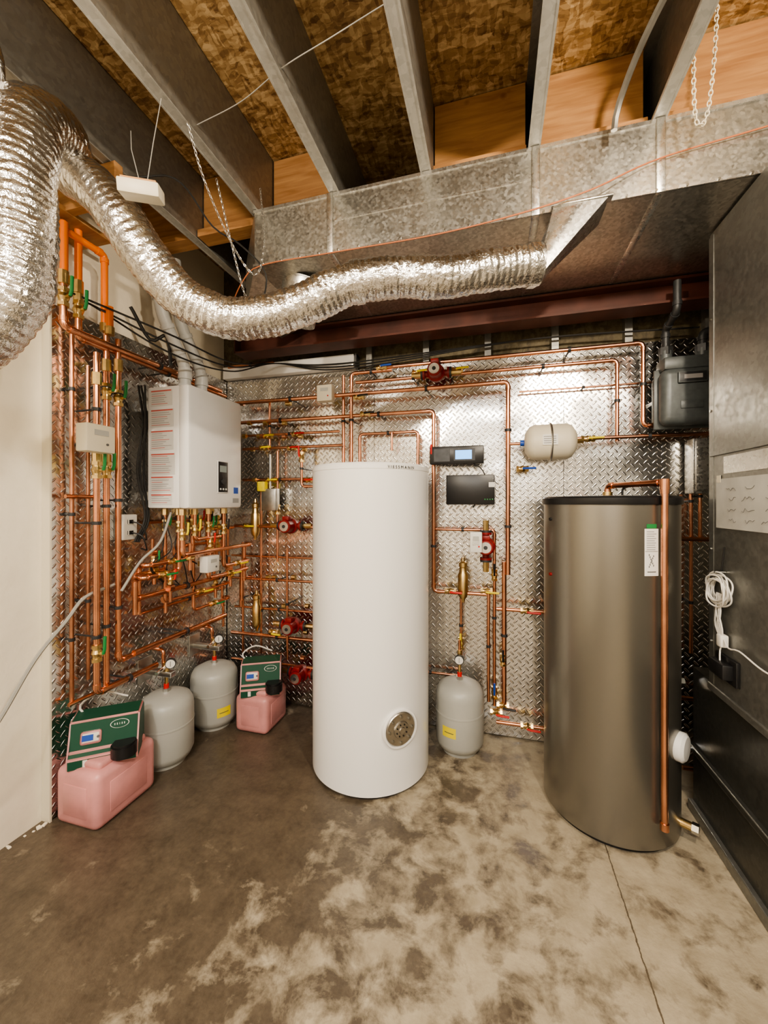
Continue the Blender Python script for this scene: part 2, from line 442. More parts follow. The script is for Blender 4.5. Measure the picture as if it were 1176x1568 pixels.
# sloped end transition on the left
i = x.mi(galv)
P = [(-1.15, 1.72, 2.682), (-1.15, 1.72, 2.962), (-1.15, 2.36, 2.962), (-1.15, 2.36, 2.682)]
Q = [(-1.36, 1.95, 2.60), (-1.36, 1.95, 2.86), (-1.36, 2.34, 2.86), (-1.36, 2.34, 2.60)]
va = [x.bm.verts.new(p) for p in P]; vb = [x.bm.verts.new(p) for p in Q]
for k in range(4): x.bm.faces.new((va[k], va[(k+1) % 4], vb[(k+1) % 4], vb[k])).material_index = i
x.bm.faces.new(vb).material_index = i
# side take-off cone
x.lathe([(.13, 0), (.125, .05), (.09, .16), (.09, .2)], (-.98, 1.95, 2.684), galvsm, (-.25, 0, -1), seg=28)
# boot for the flexible duct
def loft(b, A, Bp, m):
    ra = [b.bm.verts.new(p) for p in A]; rb = [b.bm.verts.new(p) for p in Bp]; b.skin([ra, rb], m)
n = 32; c0 = Vector((.185, 1.733, 2.485))
axd = Vector((-.95, -.25, -.08)).normalized(); xx, yy = Vector((-.25, .95, 0)).normalized(), Vector((0, 0, 1))
circ = [c0 + xx*.080*cos(2*pi*k/n) + yy*.080*sin(2*pi*k/n) for k in range(n)]
rect = []
for k in range(n):
    a = 2*pi*k/n; cx_, sy_ = cos(a), sin(a); s_ = 1/max(abs(cx_), abs(sy_))
    px, py = cx_*s_, sy_*s_
    rect.append(Vector((.335-.10*py, 1.765+.085*px, 2.683)))
loft(x, circ, rect, galvsm)
x.lathe([(.080, 0), (.080, .06)], c0, galvsm, axd, seg=28)
x.bx((.225, 1.672, 2.675), (.445, 1.712, 2.684), galvsm, .002)
x.done(ang=25)

# flexible foil ducts
def flex(name, pts, r, bands=(), g=0.):
    b = B(name); c = catmull(pts, .005)
    b.tube(c, r, foil, 44, rf=lambda s: (1+g*min(1, s/2.))*(1+.045*abs(sin(pi*s/.026))+.02*noise.noise(Vector((s*7, 1, 2)))), jit=.0034)
    for q in bands:
        k = int(q*(len(c)-2)); d = (c[k+1]-c[k]).normalized()
        b.tube([c[k]-d*.018, c[k]+d*.018], r*1.1, foil, 36, jit=.002)
    return b.done(ang=70)
flex('flexible_foil_duct', [(.17, 1.728, 2.482), (.0146, 1.675, 2.461), (-.165, 1.614, 2.423), (-.397, 1.55, 2.417), (-.58, 1.51, 2.392), (-.74, 1.476, 2.325), (-.896, 1.433, 2.272), (-1.039, 1.372, 2.255), (-1.158, 1.308, 2.295), (-1.239, 1.244, 2.375), (-1.298, 1.186, 2.481), (-1.369, 1.156, 2.598), (-1.467, 1.15, 2.705), (-1.60, 1.16, 2.80)], .077, (.01, .345), .04)
flex('flexible_foil_duct', [(-1.66, 1.19, 2.88), (-1.56, 1.07, 2.87), (-1.49, .945, 2.765), (-1.454, .894, 2.542), (-1.451, .895, 2.3125), (-1.485, .888, 2.15), (-1.572, .854, 2.03), (-1.69, .82, 1.97)], .092)
flex('flexible_foil_duct', [(-1.58, .90, 2.90), (-1.62, .76, 2.88), (-1.68, .66, 2.74), (-1.71, .62, 2.45), (-1.73, .62, 2.2), (-1.77, .62, 2.0)], .092)

# right-hand furnace plenum cabinet
x = B('furnace_cabinet')
x.bx((.92, .75, .70), (1.65, 2.04, 2.672), galvdark)
x.bx((.945, .75, .0), (1.65, 2.25, .70), galvbase)
x.bx((.912, .75, .685), (1.65, 2.05, .715), galvdark, .004)
x.bx((.925, .75, .0), (.95, 2.26, .05), galvdark, .004)
x.bx((.925, .75, .30), (.95, 2.26, .33), galvbase, .004)
x.bx((.918, 2.01, .70), (.926, 2.045, 2.66), galvdark)
x.bx((.912, .75, 1.70), (.92, 2.03, 1.72), galvdark, .002)
for zz in (.9, 1.3, 1.9, 2.3): x.cyl((.92, 2.03, zz), (.914, 2.03, zz), .006, screw, seg=8)
x.done(smooth=False)
x = B('taped_note')
x.bx((.9165, 1.45, 1.395), (.919, 1.985, 1.60), note)
x.bx((.9168, 1.40, 1.62), (.9185, 1.93, 1.69), galvsm)
rs = random.Random(3)
for r_ in range(4):
    for k in range(4):
        y0 = 1.50+k*.115; z0 = 1.43+r_*.042; n_ = rs.randint(5, 8)
        pts = [(.9158, y0+j*.011, z0+rs.uniform(-.009, .009)) for j in range(n_)]
        x.tube(pts, .0009, ink, 4)
for y0 in (1.56, 1.95): x.bx((.9158, y0, 1.585), (.9168, y0+.03, 1.615), cream)
x.done(smooth=False)
# coiled cable with adapter
x = B('coiled_cable')
for k in range(9):
    rr = .062+.012*random.random(); cy = 1.92+random.uniform(-.012, .012); cz = 1.15+random.uniform(-.02, .012); ph = random.random()*6
    x.tube([(.905-.0035*k+.004*sin(t*3+ph), cy+rr*1.05*cos(t), cz+rr*.8*sin(t)) for t in [2*pi*j/40 for j in range(41)]], .0032, wwire, 6)
for k in range(5):
    x.tube(catmull([(.895, 1.90+k*.008, 1.13), (.89, 1.91+.02*sin(k*2), 1.06), (.893, 1.89+.012*k, .99), (.90, 1.90, .93)]), .003, wwire, 6)
x.tube(catmull([(.90, 1.9, .96), (.89, 1.84, .93), (.895, 1.78, .94), (.90, 1.65, .92), (.905, 1.5, .93)]), .003, wwire, 6)
x.bx((.885, 1.885, .915), (.915, 1.92, .965), white, .006)
x.cyl((.91, 1.93, 1.22), (.905, 1.90, 1.32), .003, bwire, seg=6)
x.cyl((.919, 1.92, 1.215), (.88, 1.92, 1.215), .004, screw, seg=8)
x.done()
x = B('power_adapter')
x.bx((.87, 1.84, .80), (.919, 1.95, .86), blackpl, .006); x.bx((.905, 1.82, .78), (.9195, 1.97, .88), blackpl, .004)
x.tube(catmull([(.89, 1.90, .86), (.893, 1.905, .90), (.90, 1.90, .93)]), .003, wwire, 6)
x.done()

# ------------------------------------------------------------------ big tanks
def patch(b, cx, cy, r, a0, a1, z0, z1, m, n=8):
    i = b.mi(m); lo = []; hi = []
    for k in range(n+1):
        a = a0+(a1-a0)*k/n
        lo.append(b.bm.verts.new((cx+r*cos(a), cy+r*sin(a), z0))); hi.append(b.bm.verts.new((cx+r*cos(a), cy+r*sin(a), z1)))
    for k in range(n): b.bm.faces.new((lo[k], lo[k+1], hi[k+1], hi[k])).material_index = i

WX, WY, WR = -.689, 2.196, .336
x = B('hot_water_tank')
x.lathe([(WR-.02, 0), (WR-.02, .012)], (WX, WY, 0), blackpl, seg=96)
x.lathe([(WR-.012, .012), (WR, .02), (WR, 1.672), (WR+.002, 1.674), (WR+.002, 1.695), (WR-.006, 1.706), (WR-.05, 1.712), (.0, 1.714)], (WX, WY, 0), whitepaint, seg=96)
nd = Vector((.231, -.244, 0)).normalized(); fp = Vector((WX, WY, .348))+nd*WR
t_ = Vector((-nd.y, nd.x, 0))
x.lathe([(.100, -.03), (.100, .006), (.096, .012), (.088, .012), (.086, .004)], fp, whitepaint, nd, seg=48)
x.lathe([(.084, -.02), (.084, .010), (.080, .014), (.044, .014), (.040, .022), (.018, .024), (.015, .03)], fp, portsteel, nd, seg=40)
for k in range(8):
    a = 2*pi*k/8; p = fp+t_*.066*cos(a)+Vector((0, 0, .066*sin(a))); x.cyl(p+nd*.01, p+nd*.024, .0075, screw, seg=6)
    p = fp+t_*.030*cos(a+.3)+Vector((0, 0, .030*sin(a+.3))); x.cyl(p+nd*.01, p+nd*.026, .004, blackpl, seg=6)
tank = x.done(ang=30)
cu = bpy.data.curves.new('nameplate_text', 'FONT'); cu.body = 'V I E S S M A N N'; cu.size = .021; cu.extrude = .0006; cu.align_x = 'CENTER'
to = bpy.data.objects.new('nameplate_text', cu); bpy.context.collection.objects.link(to); cu.materials.append(blackpl)
nd2 = Vector((.70, -.714, 0)).normalized()
to.location = (WX+nd2.x*(WR+.0045), WY+nd2.y*(WR+.0045), 1.676); to.rotation_euler = (pi/2, 0, atan2(nd2.y, nd2.x)+pi/2); to.parent = tank

GX, GY, GR = .552, 2.181, .294
x = B('buffer_tank')
x.lathe([(GR-.02, 0), (GR-.02, .015)], (GX, GY, 0), blackpl, seg=96)
x.lathe([(GR-.015, .014), (GR, .024), (GR, 1.495)], (GX, GY, 0), tankgrey, seg=96)
x.lathe([(GR+.006, 1.492), (GR+.008, 1.497), (GR+.008, 1.522), (GR, 1.53), (.1, 1.535), (0, 1.536)], (GX, GY, 0), blackpl, seg=96)
a0 = radians(-75)
patch(x, GX, GY, GR+.0008, a0-.03, a0-.03+.21, 1.19, 1.39, paper)
patch(x, GX, GY, GR+.0012, a0, a0+.15, 1.392, 1.41, tagg)
for k in range(9): patch(x, GX, GY, GR+.0014, a0, a0+.13+.02*sin(k*3), 1.30+k*.0095, 1.303+k*.0095, inkl)
patch(x, GX, GY, GR+.0014, a0+.01, a0+.14, 1.205, 1.209, ink)
for sgn in (1, -1):
    for k in range(6): patch(x, GX, GY, GR+.0014, a0+.03+k*.013, a0+.043+k*.013, (1.225 if sgn > 0 else 1.275)+sgn*k*.009, (1.233 if sgn > 0 else 1.283)+sgn*k*.009, ink)
patch(x, GX, GY, GR+.0014, a0-.02, a0+.17, 1.293, 1.295, ink)
n3 = Vector((cos(radians(-36)), sin(radians(-36)), 0))
x.lathe([(.062, -.02), (.062, .02), (.05, .03), (0, .034)], Vector((GX, GY, .43))+n3*GR, whitepaint, n3, seg=28)
for zz, an in ((.08, -30), (1.2, 20), (.30, 15), (.62, 12)):
    n4 = Vector((cos(radians(an)), sin(radians(an)), 0)); p = Vector((GX, GY, zz))+n4*GR
    x.cyl(p-n4*.01, p+n4*.04, .018, brass, seg=12); x.cyl(p+n4*.04, p+n4*.065, .023, chrome, seg=6)
for zz in (1.20, 1.47):
    n4 = Vector((-.93, -.35, 0)).normalized(); p = Vector((GX, GY, zz-.05))+n4*GR; x.cyl(p-n4*.01, p+n4*.008, .008, blackpl if zz > 1.3 else darkred, seg=12)
x.done(ang=30)
x = B('tank_riser_pipe')
x.pipe([(.552, 2.18, 1.537), (.552, 2.18, 1.585), (.694, 1.896, 1.585), (.694, 1.896, .14)], .0135, copper)
x.cyl((.552, 2.18, 1.537), (.552, 2.18, 1.555), .022, brass)
x.cyl((.694, 1.896, 1.555), (.694, 1.896, 1.60), .018, copper)
x.cyl((.694, 1.896, .13), (.694, 1.896, .16), .017, copper)
x.pipe([(.60, 2.12, 1.537), (.60, 2.12, 1.57), (.70, 2.1, 1.60)], .005, bwire, sleeves=False)
x.done()

# ------------------------------------------------------------------ wall boiler
x = B('wall_hung_boiler')
bx0, bx1, by0, by1, bz0, bz1 = -1.91, -1.62, 1.80, 2.28, 1.465, 2.165
x.bx((bx0, by0+.004, bz0+.004), (bx1-.07, by1-.004, bz1-.004), boilerwhite, .01)
x.bx((bx1-.075, by0, bz0), (bx1, by1, bz1), boilerwhite, .022)
x.bx((XL+.001, by0+.06, bz1-.12), (bx0+.01, by1-.06, bz1-.06), steel)
x.bx((XL+.001, by0+.06, bz0+.05), (bx0+.01, by1-.06, bz0+.10), steel)
x.bx((bx1-.004, 2.03, 1.56), (bx1+.006, 2.13, 1.76), blackpl, .006)
x.bx((bx1+.005, 2.05, 1.69), (bx1+.0075, 2.11, 1.73), mat('display_glass', (.25, .3, .3), .2), 0)
x.cyl((bx1, 2.08, 1.63), (bx1+.014, 2.08, 1.63), .018, dark, seg=20)
for k in range(3): x.cyl((bx1, 2.055+k*.025, 1.585), (bx1+.009, 2.055+k*.025, 1.585), .006, white, seg=10)
x.bx((bx1-.001, 2.19, 1.56), (bx1+.0015, 2.235, 1.60), blue)
x.bx((bx1-.001, 2.18, 1.50), (bx1+.0015, 2.24, 1.53), mat('logo_text', (.3, .3, .3), .5))
yy = by0+.0032; side = mat('label_stock', (.66, .655, .63), .6)
for (z0, z1, w_) in ((2.05, 2.14, .15), (1.93, 2.03, .16), (1.80, 1.91, .16), (1.66, 1.78, .17), (1.56, 1.65, .16), (1.49, 1.55, .15)):
    xa = -1.885; x.bx((xa, yy-.0012, z0), (xa+w_, yy+.002, z1), side)
    zz = z0+.01; k = 0
    while zz < z1-.014:
        x.bx((xa+.008, yy-.0018, zz), (xa+w_*random.uniform(.5, .93), yy+.001, zz+.0026), inkl if k % 4 else inkred); zz += .0115; k += 1
    x.bx((xa+.005, yy-.002, z1-.009), (xa+w_-.005, yy+.001, z1-.002), inkred)
boiler = x.done(ang=30)
x = B('boiler_flue_pipe')
for (px, py, r_) in ((-1.80, 1.97, .034), (-1.80, 2.11, .034)):
    x.pipe([(px, py, bz1+.001), (px, py, bz1+.17), (px-.02, py-.16, bz1+.42), (px-.02, py-.20, 2.94)], r_, pvc, rad=.07)
    x.cyl((px, py, bz1+.001), (px, py, bz1+.05), r_*1.25, pvc); x.cyl((px, py, bz1+.10), (px, py, bz1+.15), r_*1.15, pvc)
x.done()

# ------------------------------------------------------------------ expansion tanks
def etank(name, cx, cy, r, h, z0=0., col=greypaint):
    b = B(name); o = (cx, cy, z0)
    b.lathe([(.0, .035), (r*.55, .012), (r*.62, 0.0), (r*.72, 0.0), (r*.74, .02), (r*.9, .035), (r, .07), (r, h*.56)], o, col, seg=56)
    b.lathe([(r*1.012, h*.56), (r*1.02, h*.575), (r*1.012, h*.59)], o, col, seg=56)
    b.lathe([(r, h*.59), (r, h-.09), (r*.97, h-.06), (r*.86, h-.03), (r*.6, h-.01), (r*.25, h), (.0, h)], o, col, seg=56)
    b.cyl((cx, cy, z0+h-.005), (cx, cy, z0+h+.02), .02, steel, seg=6)
    b.cyl((cx, cy, z0+h+.02), (cx, cy, z0+h+.045), .014, redh, seg=14)
    b.cyl((cx, cy, z0+h+.04), (cx, cy, z0+h+.10), .010, brass, seg=12)
    return b
def face_ang(cx, cy): return atan2(-cy, -cx)
def gauge(b, p, n):
    p = Vector(p); n = Vector(n).normalized()
    b.cyl(p-n*.012, p+n*.008, .028, dark, seg=24); b.cyl(p+n*.008, p+n*.010, .024, white, seg=24)
    b.box(p+n*.011, (.003, .001, .03), ink)
for (cx, cy, r, h, lab) in ((-1.838, 1.867, .147, .40, False), (-1.829, 2.267, .150, .41, True), (-.195, 2.437, .143, .42, True)):
    b = etank('expansion_tank', cx, cy, r, h)
    fa = face_ang(cx, cy)
    if lab:
        o_ = -.75 if cx > -1 else .1
        patch(b, cx, cy, r+.001, fa+o_, fa+o_+.6, .10 if cx < -1 else .13, .16 if cx < -1 else .19, yellow)
        patch(b, cx, cy, r+.0015, fa+o_+.1, fa+o_+.5, .125 if cx < -1 else .155, .130 if cx < -1 else .16, ink)
    if cx < -1:
        b.bx((XL+.001, cy-.02, h+.09), (cx+.05, cy+.02, h+.12), steel, .003)
        b.bx((XL+.001, cy-.05, h+.04), (XL+.01, cy+.05, h+.18), steel, .002)
        b.pipe([(cx, cy, h+.10), (cx, cy, h+.145), (cx+.03, cy-.10, h+.145)], .010, chrome)
        b.cyl((cx, cy, h+.12), (cx, cy, h+.17), .018, brass)
        gauge(b, (cx+.05, cy-.02, h+.175), (.6, -.8, 0))
        b.pipe([(cx-.02, cy, h+.13), (cx-.02, cy+.0, h+.24), (cx-.1, cy, h+.24)], .010, copper)
    else:
        b.cyl((cx, cy, h+.09), (cx, cy, h+.18), .014, brass)
        gauge(b, (cx, cy-.03, h+.13), (0, -1, 0)); b.cyl((cx, cy, h+.17), (cx, cy, h+.24), .009, copper)
    b.done(ang=35)
# small horizontal one on the wall
b = B('wall_mounted_expansion_tank')
c = Vector((.324, 2.48, 1.857)); X = Vector((1, 0, 0)); r = .104
b.lathe([(0, -.145), (r*.55, -.138), (r*.88, -.115), (r, -.09), (r, -.004)], c, cream, X, seg=40)
b.lathe([(r*1.015, -.006), (r*1.02, 0), (r*1.015, .006)], c, cream, X, seg=40)
b.lathe([(r, .004), (r, .09), (r*.88, .115), (r*.55, .138), (0, .145)], c, cream, X, seg=40)
b.cyl(c+X*.14, c+X*.18, .016, brass, seg=6); b.cyl(c-X*.14, c-X*.165, .018, blue, seg=12)
b.bx((c.x-.05, c.y-r-.001, c.z-.03), (c.x+.03, c.y-r+.02, c.z+.03), paper)
for k in range(4): b.bx((c.x-.045, c.y-r-.002, c.z-.02+k*.012), (c.x+.02, c.y-r, c.z-.017+k*.012), ink)
b.tube([(c.x, c.y+r*1.03*cos(t), c.z+r*1.03*sin(t)) for t in [2*pi*j/30 for j in range(31)]], .006, steel, 6)
b.bx((c.x-.02, c.y+r-.005, c.z-.03), (c.x+.02, YB-.001, c.z+.03), steel)
b.done(ang=35)

# ------------------------------------------------------------------ glycol feeders
def feeder(cx, cy, sx, sy, h, hw, rz):
    b = B('glycol_feeder')
    b.box((cx, cy, h/2-.01), (sx, sy, h-.02), jugm, .035, seg=4)
    b.box((cx, cy, h-.01), (sx*.78, sy*.78, .04), jugm, .016, seg=3)
    b.box((cx+sx*.5, cy, h*.45), (.006, sy*.6, h*.5), jugm, .003)
    b.box((cx, cy-sy*.5, h*.45), (sx*.55, .006, h*.5), jugm, .003)
    R = Matrix.Rotation(rz, 3, 'Z'); T = lambda p: Vector((cx, cy, 0))+R@Vector(p)
    b.cyl(T((.085, -.10, h)), T((.085, -.10, h+.05)), .055, blackpl, seg=28); b.cyl(T((.085, -.10, h+.05)), T((.085, -.10, h+.06)), .047, blackpl, seg=28)
    zb = h-.035; i = b.mi(green)
    fr = -.06; bk = .08; dy = .028
    prof = [(fr-.045, zb), (fr-.045, zb+.055), (fr-.02, zb+.075), (fr-.02+dy, zb+.205), (bk-.02, zb+.215), (bk, zb+.19), (bk, zb)]
    L = [b.bm.verts.new(T((-hw/2, y, z))) for y, z in prof]; Rr = [b.bm.verts.new(T((hw/2*.98, y, z))) for y, z in prof]
    n = len(prof); fs = []
    for k in range(n): fs.append(b.bm.faces.new((L[k], L[(k+1) % n], Rr[(k+1) % n], Rr[k])))
    fs += [b.bm.faces.new(L[::-1]), b.bm.faces.new(Rr)]
    for f in fs: f.material_index = i
    bmesh.ops.bevel(b.bm, geom=list({e for f in fs for e in f.edges}), offset=.007, segments=2, affect='EDGES')
    tilt = atan2(dy, .13)
    Rf = R @ Matrix.Rotation(-tilt, 3, 'X')
    nrm = Rf@Vector((0, -1, 0))
    pc = T((-.055, fr-.02+dy*.42, zb+.13))
    b.box(pc+nrm*.002, (.085, .012, .058), white, .010, Rf)
    b.box(pc+nrm*.009+Rf@Vector((-.012, 0, 0)), (.045, .003, .026), blue, 0, Rf)
    b.cyl(pc+nrm*.006+Rf@Vector((.030, 0, 0)), pc+nrm*.011+Rf@Vector((.030, 0, 0)), .006, ink, seg=10)
    pc = T((.06, fr-.02+dy*.72, zb+.168)); i2 = b.mi(white); i3 = b.mi(green)
    for sc, dd, ii in ((1, .003, i2), (.92, .004, i3)):
        vs = [b.bm.verts.new(pc+nrm*dd+Rf@Vector((.040*sc*cos(t), 0, .020*sc*sin(t)))) for t in [2*pi*k/28 for k in range(28)]]
        b.bm.faces.new(vs).material_index = ii
    for k in range(5): b.box(pc+nrm*.005+Rf@Vector((-.020+k*.010, 0, 0)), (.0035 if k != 2 else .002, .001, .009), white, 0, Rf)
    b.box(T((-.07, fr-.046, zb+.03)), (.018, .003, .03), white, 0, R)
    b.tube(catmull([T((-.10, .03, zb+.19)), T((-.13, .05, zb+.24)), T((-.05, .10, zb+.27)), T((.06, .12, zb+.22))]), .005, wwire, 8)
    return b.done(ang=35)
feeder(-1.850, 1.52, .26, .33, .285, .29, radians(38))
feeder(-1.515, 2.35, .24, .27, .26, .26, radians(28))

# ------------------------------------------------------------------ piping
def valve(b, p, d, hc, n, s=1.):
    p = Vector(p); d = Vector(d).normalized(); n = Vector(n).normalized()
    b.cyl(p-d*.034*s, p+d*.034*s, .016*s, brass, seg=12)
    b.cyl(p-d*.036*s, p-d*.022*s, .021*s, brass, seg=6); b.cyl(p+d*.022*s, p+d*.036*s, .021*s, brass, seg=6)
    b.lathe([(.0, -.02*s), (.016*s, -.014*s), (.021*s, 0), (.016*s, .014*s), (0, .02*s)], p, brass, d, seg=16)
    b.cyl(p, p+n*.036*s, .007*s, brass, seg=10)
    q = p+n*.036*s
    b.tube([q, q+d*.02*s+n*.008*s, q+d*.075*s+n*.01*s], .0065*s, hc, 8)
def pump(p, d, n, col=redp):
    b = B('circulator_pump'); p = Vector(p); d = Vector(d).normalized(); n = Vector(n).normalized()
    b.cyl(p-d*.085, p+d*.085, .020, col, seg=16)
    for s in (-1, 1):
        b.cyl(p+d*s*.072, p+d*s*.085, .036, col, seg=20); b.cyl(p+d*s*.085, p+d*s*.098, .036, dark, seg=20)
        b.cyl(p+d*s*.098, p+d*s*.16, .018, brass, seg=8)
        t = d.cross(n)
        for q in (-1, 1): b.cyl(p+d*s*.068+t*.03*q, p+d*s*.102+t*.03*q, .005, steel, seg=6)
    b.lathe([(.05, -.025), (.056, -.01), (.056, .02), (.045, .03), (.045, .095), (.04, .102), (.016, .104)], p, col, n, seg=28)
    b.cyl(p+n*.104, p+n*.107, .033, steel, seg=24); b.cyl(p+n*.107, p+n*.110, .012, dark, seg=16)
    b.box(p+n*.06+Vector((0, 0, .055)), (.05, .05, .03), col, .005)
    return b.done(ang=35)
def airsep(b, p, s=1.):
    p = Vector(p)
    b.lathe([(.010, -.12*s), (.014, -.10*s), (.026, -.085*s), (.032, -.06*s), (.032, .055*s), (.024, .07*s), (.022, .10*s), (.026, .105*s), (.026, .13*s), (.012, .14*s), (.008, .165*s)], p, brass, seg=24)
Yn = Vector((0, -1, 0)); Xn = Vector((1, 0, 0)); Xd = Vector((1, 0, 0)); Yd = Vector((0, 1, 0)); Zd = Vector((0, 0, 1))

b = B('copper_pipework')
BP(b, [(585, 563), (985, 533), (985, 652), (1120, 648)], .012, .11)
BP(b, [(545, 586), (945, 553), (945, 676)], .011, .08)
BP(b, [(358, 618), (540, 608), (778, 597), (778, 880)], .014, .12)
BP(b, [(772, 860), (770, 1085)], .014, .10)
BP(b, [(362, 648), (664, 632), (662, 905), (745, 905)], .013, .09)
BP(b, [(526, 715), (526, 575)], .011, .07); BP(b, [(538, 715), (538, 572), (600, 566)], .012, .10)
BP(b, [(551, 715), (551, 665), (640, 660), (640, 715)], .010, .06)
BP(b, [(372, 668), (520, 664)], .009); BP(b, [(372, 688), (525, 684)], .010, .10)
BP(b, [(372, 735), (490, 734)], .010, .07); BP(b, [(360, 805), (500, 803)], .013, .10)
BP(b, [(355, 884), (500, 886)], .010, .12); BP(b, [(355, 968), (500, 972)], .013, .10); BP(b, [(355, 1008), (500, 1012)], .010, .08)
BP(b, [(355, 850), (500, 852)], .008, .05); BP(b, [(360, 928), (500, 930)], .009, .06)
BP(b, [(400, 740), (400, 1000)], .009, .05); BP(b, [(425, 690), (425, 860)], .009, .06); BP(b, [(440, 840), (440, 1010)], .009, .12)
BP(b, [(462, 690), (462, 745), (500, 748)], .009, .12); BP(b, [(413, 615), (413, 690)], .009, .06)
BP(b, [(372, 830), (372, 1000)], .010, .06)
BP(b, [(600, 662), (600, 690)], .008); BP(b, [(662, 810), (757, 812), (757, 1080)], .010, .07)
BP(b, [(748, 905), (757, 1075)], .010, .11); BP(b, [(795, 600), (1000, 580)], .006, .04)
BP(b, [(706, 905), (706, 1010)], .009, .09); BP(b, [(620, 1025), (700, 1027)], .008, .05)
BP(b, [(880, 672), (1120, 675)], .011, .11); BP(b, [(780, 680), (812, 680)], .009, .12)
BP(b, [(1040, 825), (1120, 828)], .012, .1); BP(b, [(1040, 1068), (1100, 1072)], .012, .1); BP(b, [(1045, 1175), (1120, 1180)], .012, .1)
BP(b, [(1058, 690), (1058, 1000)], .009, .05); BP(b, [(1072, 690), (1072, 830)], .009, .07)
BP(b, [(420, 555), (350, 560)], .012, .06)
for v in (932, 1105):
    p = bw(760, v, .09); b.pipe([p, (.335, p.y, p.z), (.335, 2.385, p.z)], .012, copper)
    b.cyl((.335, 2.385, p.z), (.335, 2.43, p.z), .02, chrome, seg=6); valve(b, (.20, p.y, p.z), Xd, redh, Yn)
for (u, v, hc, d, o) in ((455, 665, redh, Xd, .08), (448, 686, redh, Xd, .10), (405, 686, yellow, Xd, .10), (410, 668, yellow, Xd, .08), (470, 735, redh, Xd, .07),
                      (415, 735, yellow, Xd, .07), (380, 805, yellow, Xd, .10), (420, 968, yellow, Xd, .10), (745, 905, yellow, Xd, .09), (690, 905, redh, Xd, .09),
                      (640, 571, yellow, Xd, .08), (700, 567, yellow, Xd, .08), (757, 880, blackpl, Zd, .07), (770, 1080, blackpl, Xd, .10), (757, 1060, blue, Zd, .07),
                      (706, 985, yellow, Zd, .09), (662, 700, redh, Zd, .09), (900, 672, yellow, Xd, .11), (462, 700, redh, Zd, .12), (585, 563, blue, Xd, .11), (425, 780, yellow, Zd, .06),
                      (770, 1010, blackpl, Zd, .10), (760, 1090, redh, Xd, .1), (800, 718, blue, Xd, .06), (550, 608, blackpl, Xd, .12), (560, 634, blackpl, Xd, .09)):
    valve(b, bw(u, v, o), d, hc, Yn)
airsep(b, bw(709, 893, .09), 1.0); airsep(b, bw(391, 800, .10), 1.05); airsep(b, bw(393, 940, .10), 1.05)
for k in range(30):
    u = random.uniform(365, 480); v = random.choice([618, 648, 668, 688, 735, 805, 884, 928, 968, 1008]); p = bw(u, v, .09)
    b.cyl(p-Xd*.014, p+Xd*.014, .017, random.choice([brass, brass, copper]), seg=10)
b.done(ang=35)
for (u, v, o, d) in ((668, 572, .09, Xd), (446, 805, .10, Xd), (450, 957, .10, Xd), (744, 836, .10, Zd), (462, 1030, .09, Xd)): pump(bw(u, v, o), d, Yn)

b = B('copper_pipework')
LP(b, [(110, 500), (110, 1075)], .010, .03, copper_old)
LP(b, [(97, 430), (97, 500), (338, 592)], .015, .13)
LP(b, [(120, 460), (120, 517), (345, 607)], .015, .10)
LP(b, [(148, 540), (148, 1062), (240, 1035)], .0145, .13)
LP(b, [(163, 500), (163, 1050)], .0145, .10); LP(b, [(181, 520), (181, 1012), (345, 952)], .0145, .12)
LP(b, [(135, 560), (135, 1040)], .009, .04, copper_old)
LP(b, [(206, 880), (206, 918), (345, 878)], .016, .15); LP(b, [(206, 882), (250, 868)], .016, .15)
LP(b, [(205, 1000), (345, 948)], .015, .17); LP(b, [(105, 1080), (240, 1050)], .010, .05)
LP(b, [(100, 760), (150, 762)], .010, .05)
LP(b, [(215, 940), (345, 905)], .010, .05)
LP(b, [(225, 800), (345, 792)], .010, .06)
specs = [(1.84, -1.70, 1.20, 2.5, .013), (1.90, -1.78, 1.10, 1.66, .013), (1.96, -1.72, 1.28, 2.2, .011), (2.03, -1.80, 1.16, 1.70, .013),
         (2.10, -1.74, 1.02, 2.52, .013), (2.16, -1.80, 1.24, 1.95, .010), (2.22, -1.72, 1.08, 2.5, .013), (1.87, -1.85, .92, 2.45, .010),
         (2.25, -1.84, 1.32, 2.5, .010), (2.13, -1.88, .80, 2.5, .010)]
for (y, X_, z, ye, r_) in specs:
    b.pipe([(X_, y, 1.464), (X_, y, z), (X_, ye, z), (X_-.06, ye, z), (X_-.06, ye, z-random.uniform(.1, .3))], r_, copper)
    b.cyl((X_, y, 1.464), (X_, y, 1.43), r_*1.7, brass, seg=6)
    valve(b, (X_, y, 1.38-random.random()*.06), Zd, random.choice([tagg, tagg, blackpl, yellow]), Xn, .9)
    if z < 1.2: valve(b, (X_, (y+ye)/2, z), Yd, random.choice([tagg, blackpl, yellow]), Xn, .9)
for k in range(16):
    y = random.uniform(1.75, 2.45); z = random.uniform(.8, 1.35); X_ = random.uniform(-1.92, -1.72)
    b.cyl((X_, y-.016, z), (X_, y+.016, z), .02, random.choice([copper, brass, brass]), seg=12)
    b.cyl((X_, y, z-.08), (X_, y, z+.08), .010, copper, seg=12)
    if k % 2: valve(b, (X_, y, z+.05), Zd, random.choice([tagg, redh, blackpl]), Xn, .8)
for (u, v, o) in ((163, 600, .1), (181, 610, .12), (97, 455, .13), (120, 475, .10), (148, 720, .13), (163, 720, .10), (148, 1000, .13)):
    valve(b, lw(u, v, o), Zd, tagg, Xn, 1.15)
for (u, v, o) in ((148, 580, .13), (163, 560, .10), (181, 560, .12), (148, 700, .13), (163, 705, .1), (97, 425, .13), (120, 440, .10)):
    p = lw(u, v, o); b.cyl(p-Zd*.03, p+Zd*.03, .021, brass, seg=8)
b.done(ang=35)
b = B('flexible_hose_run')
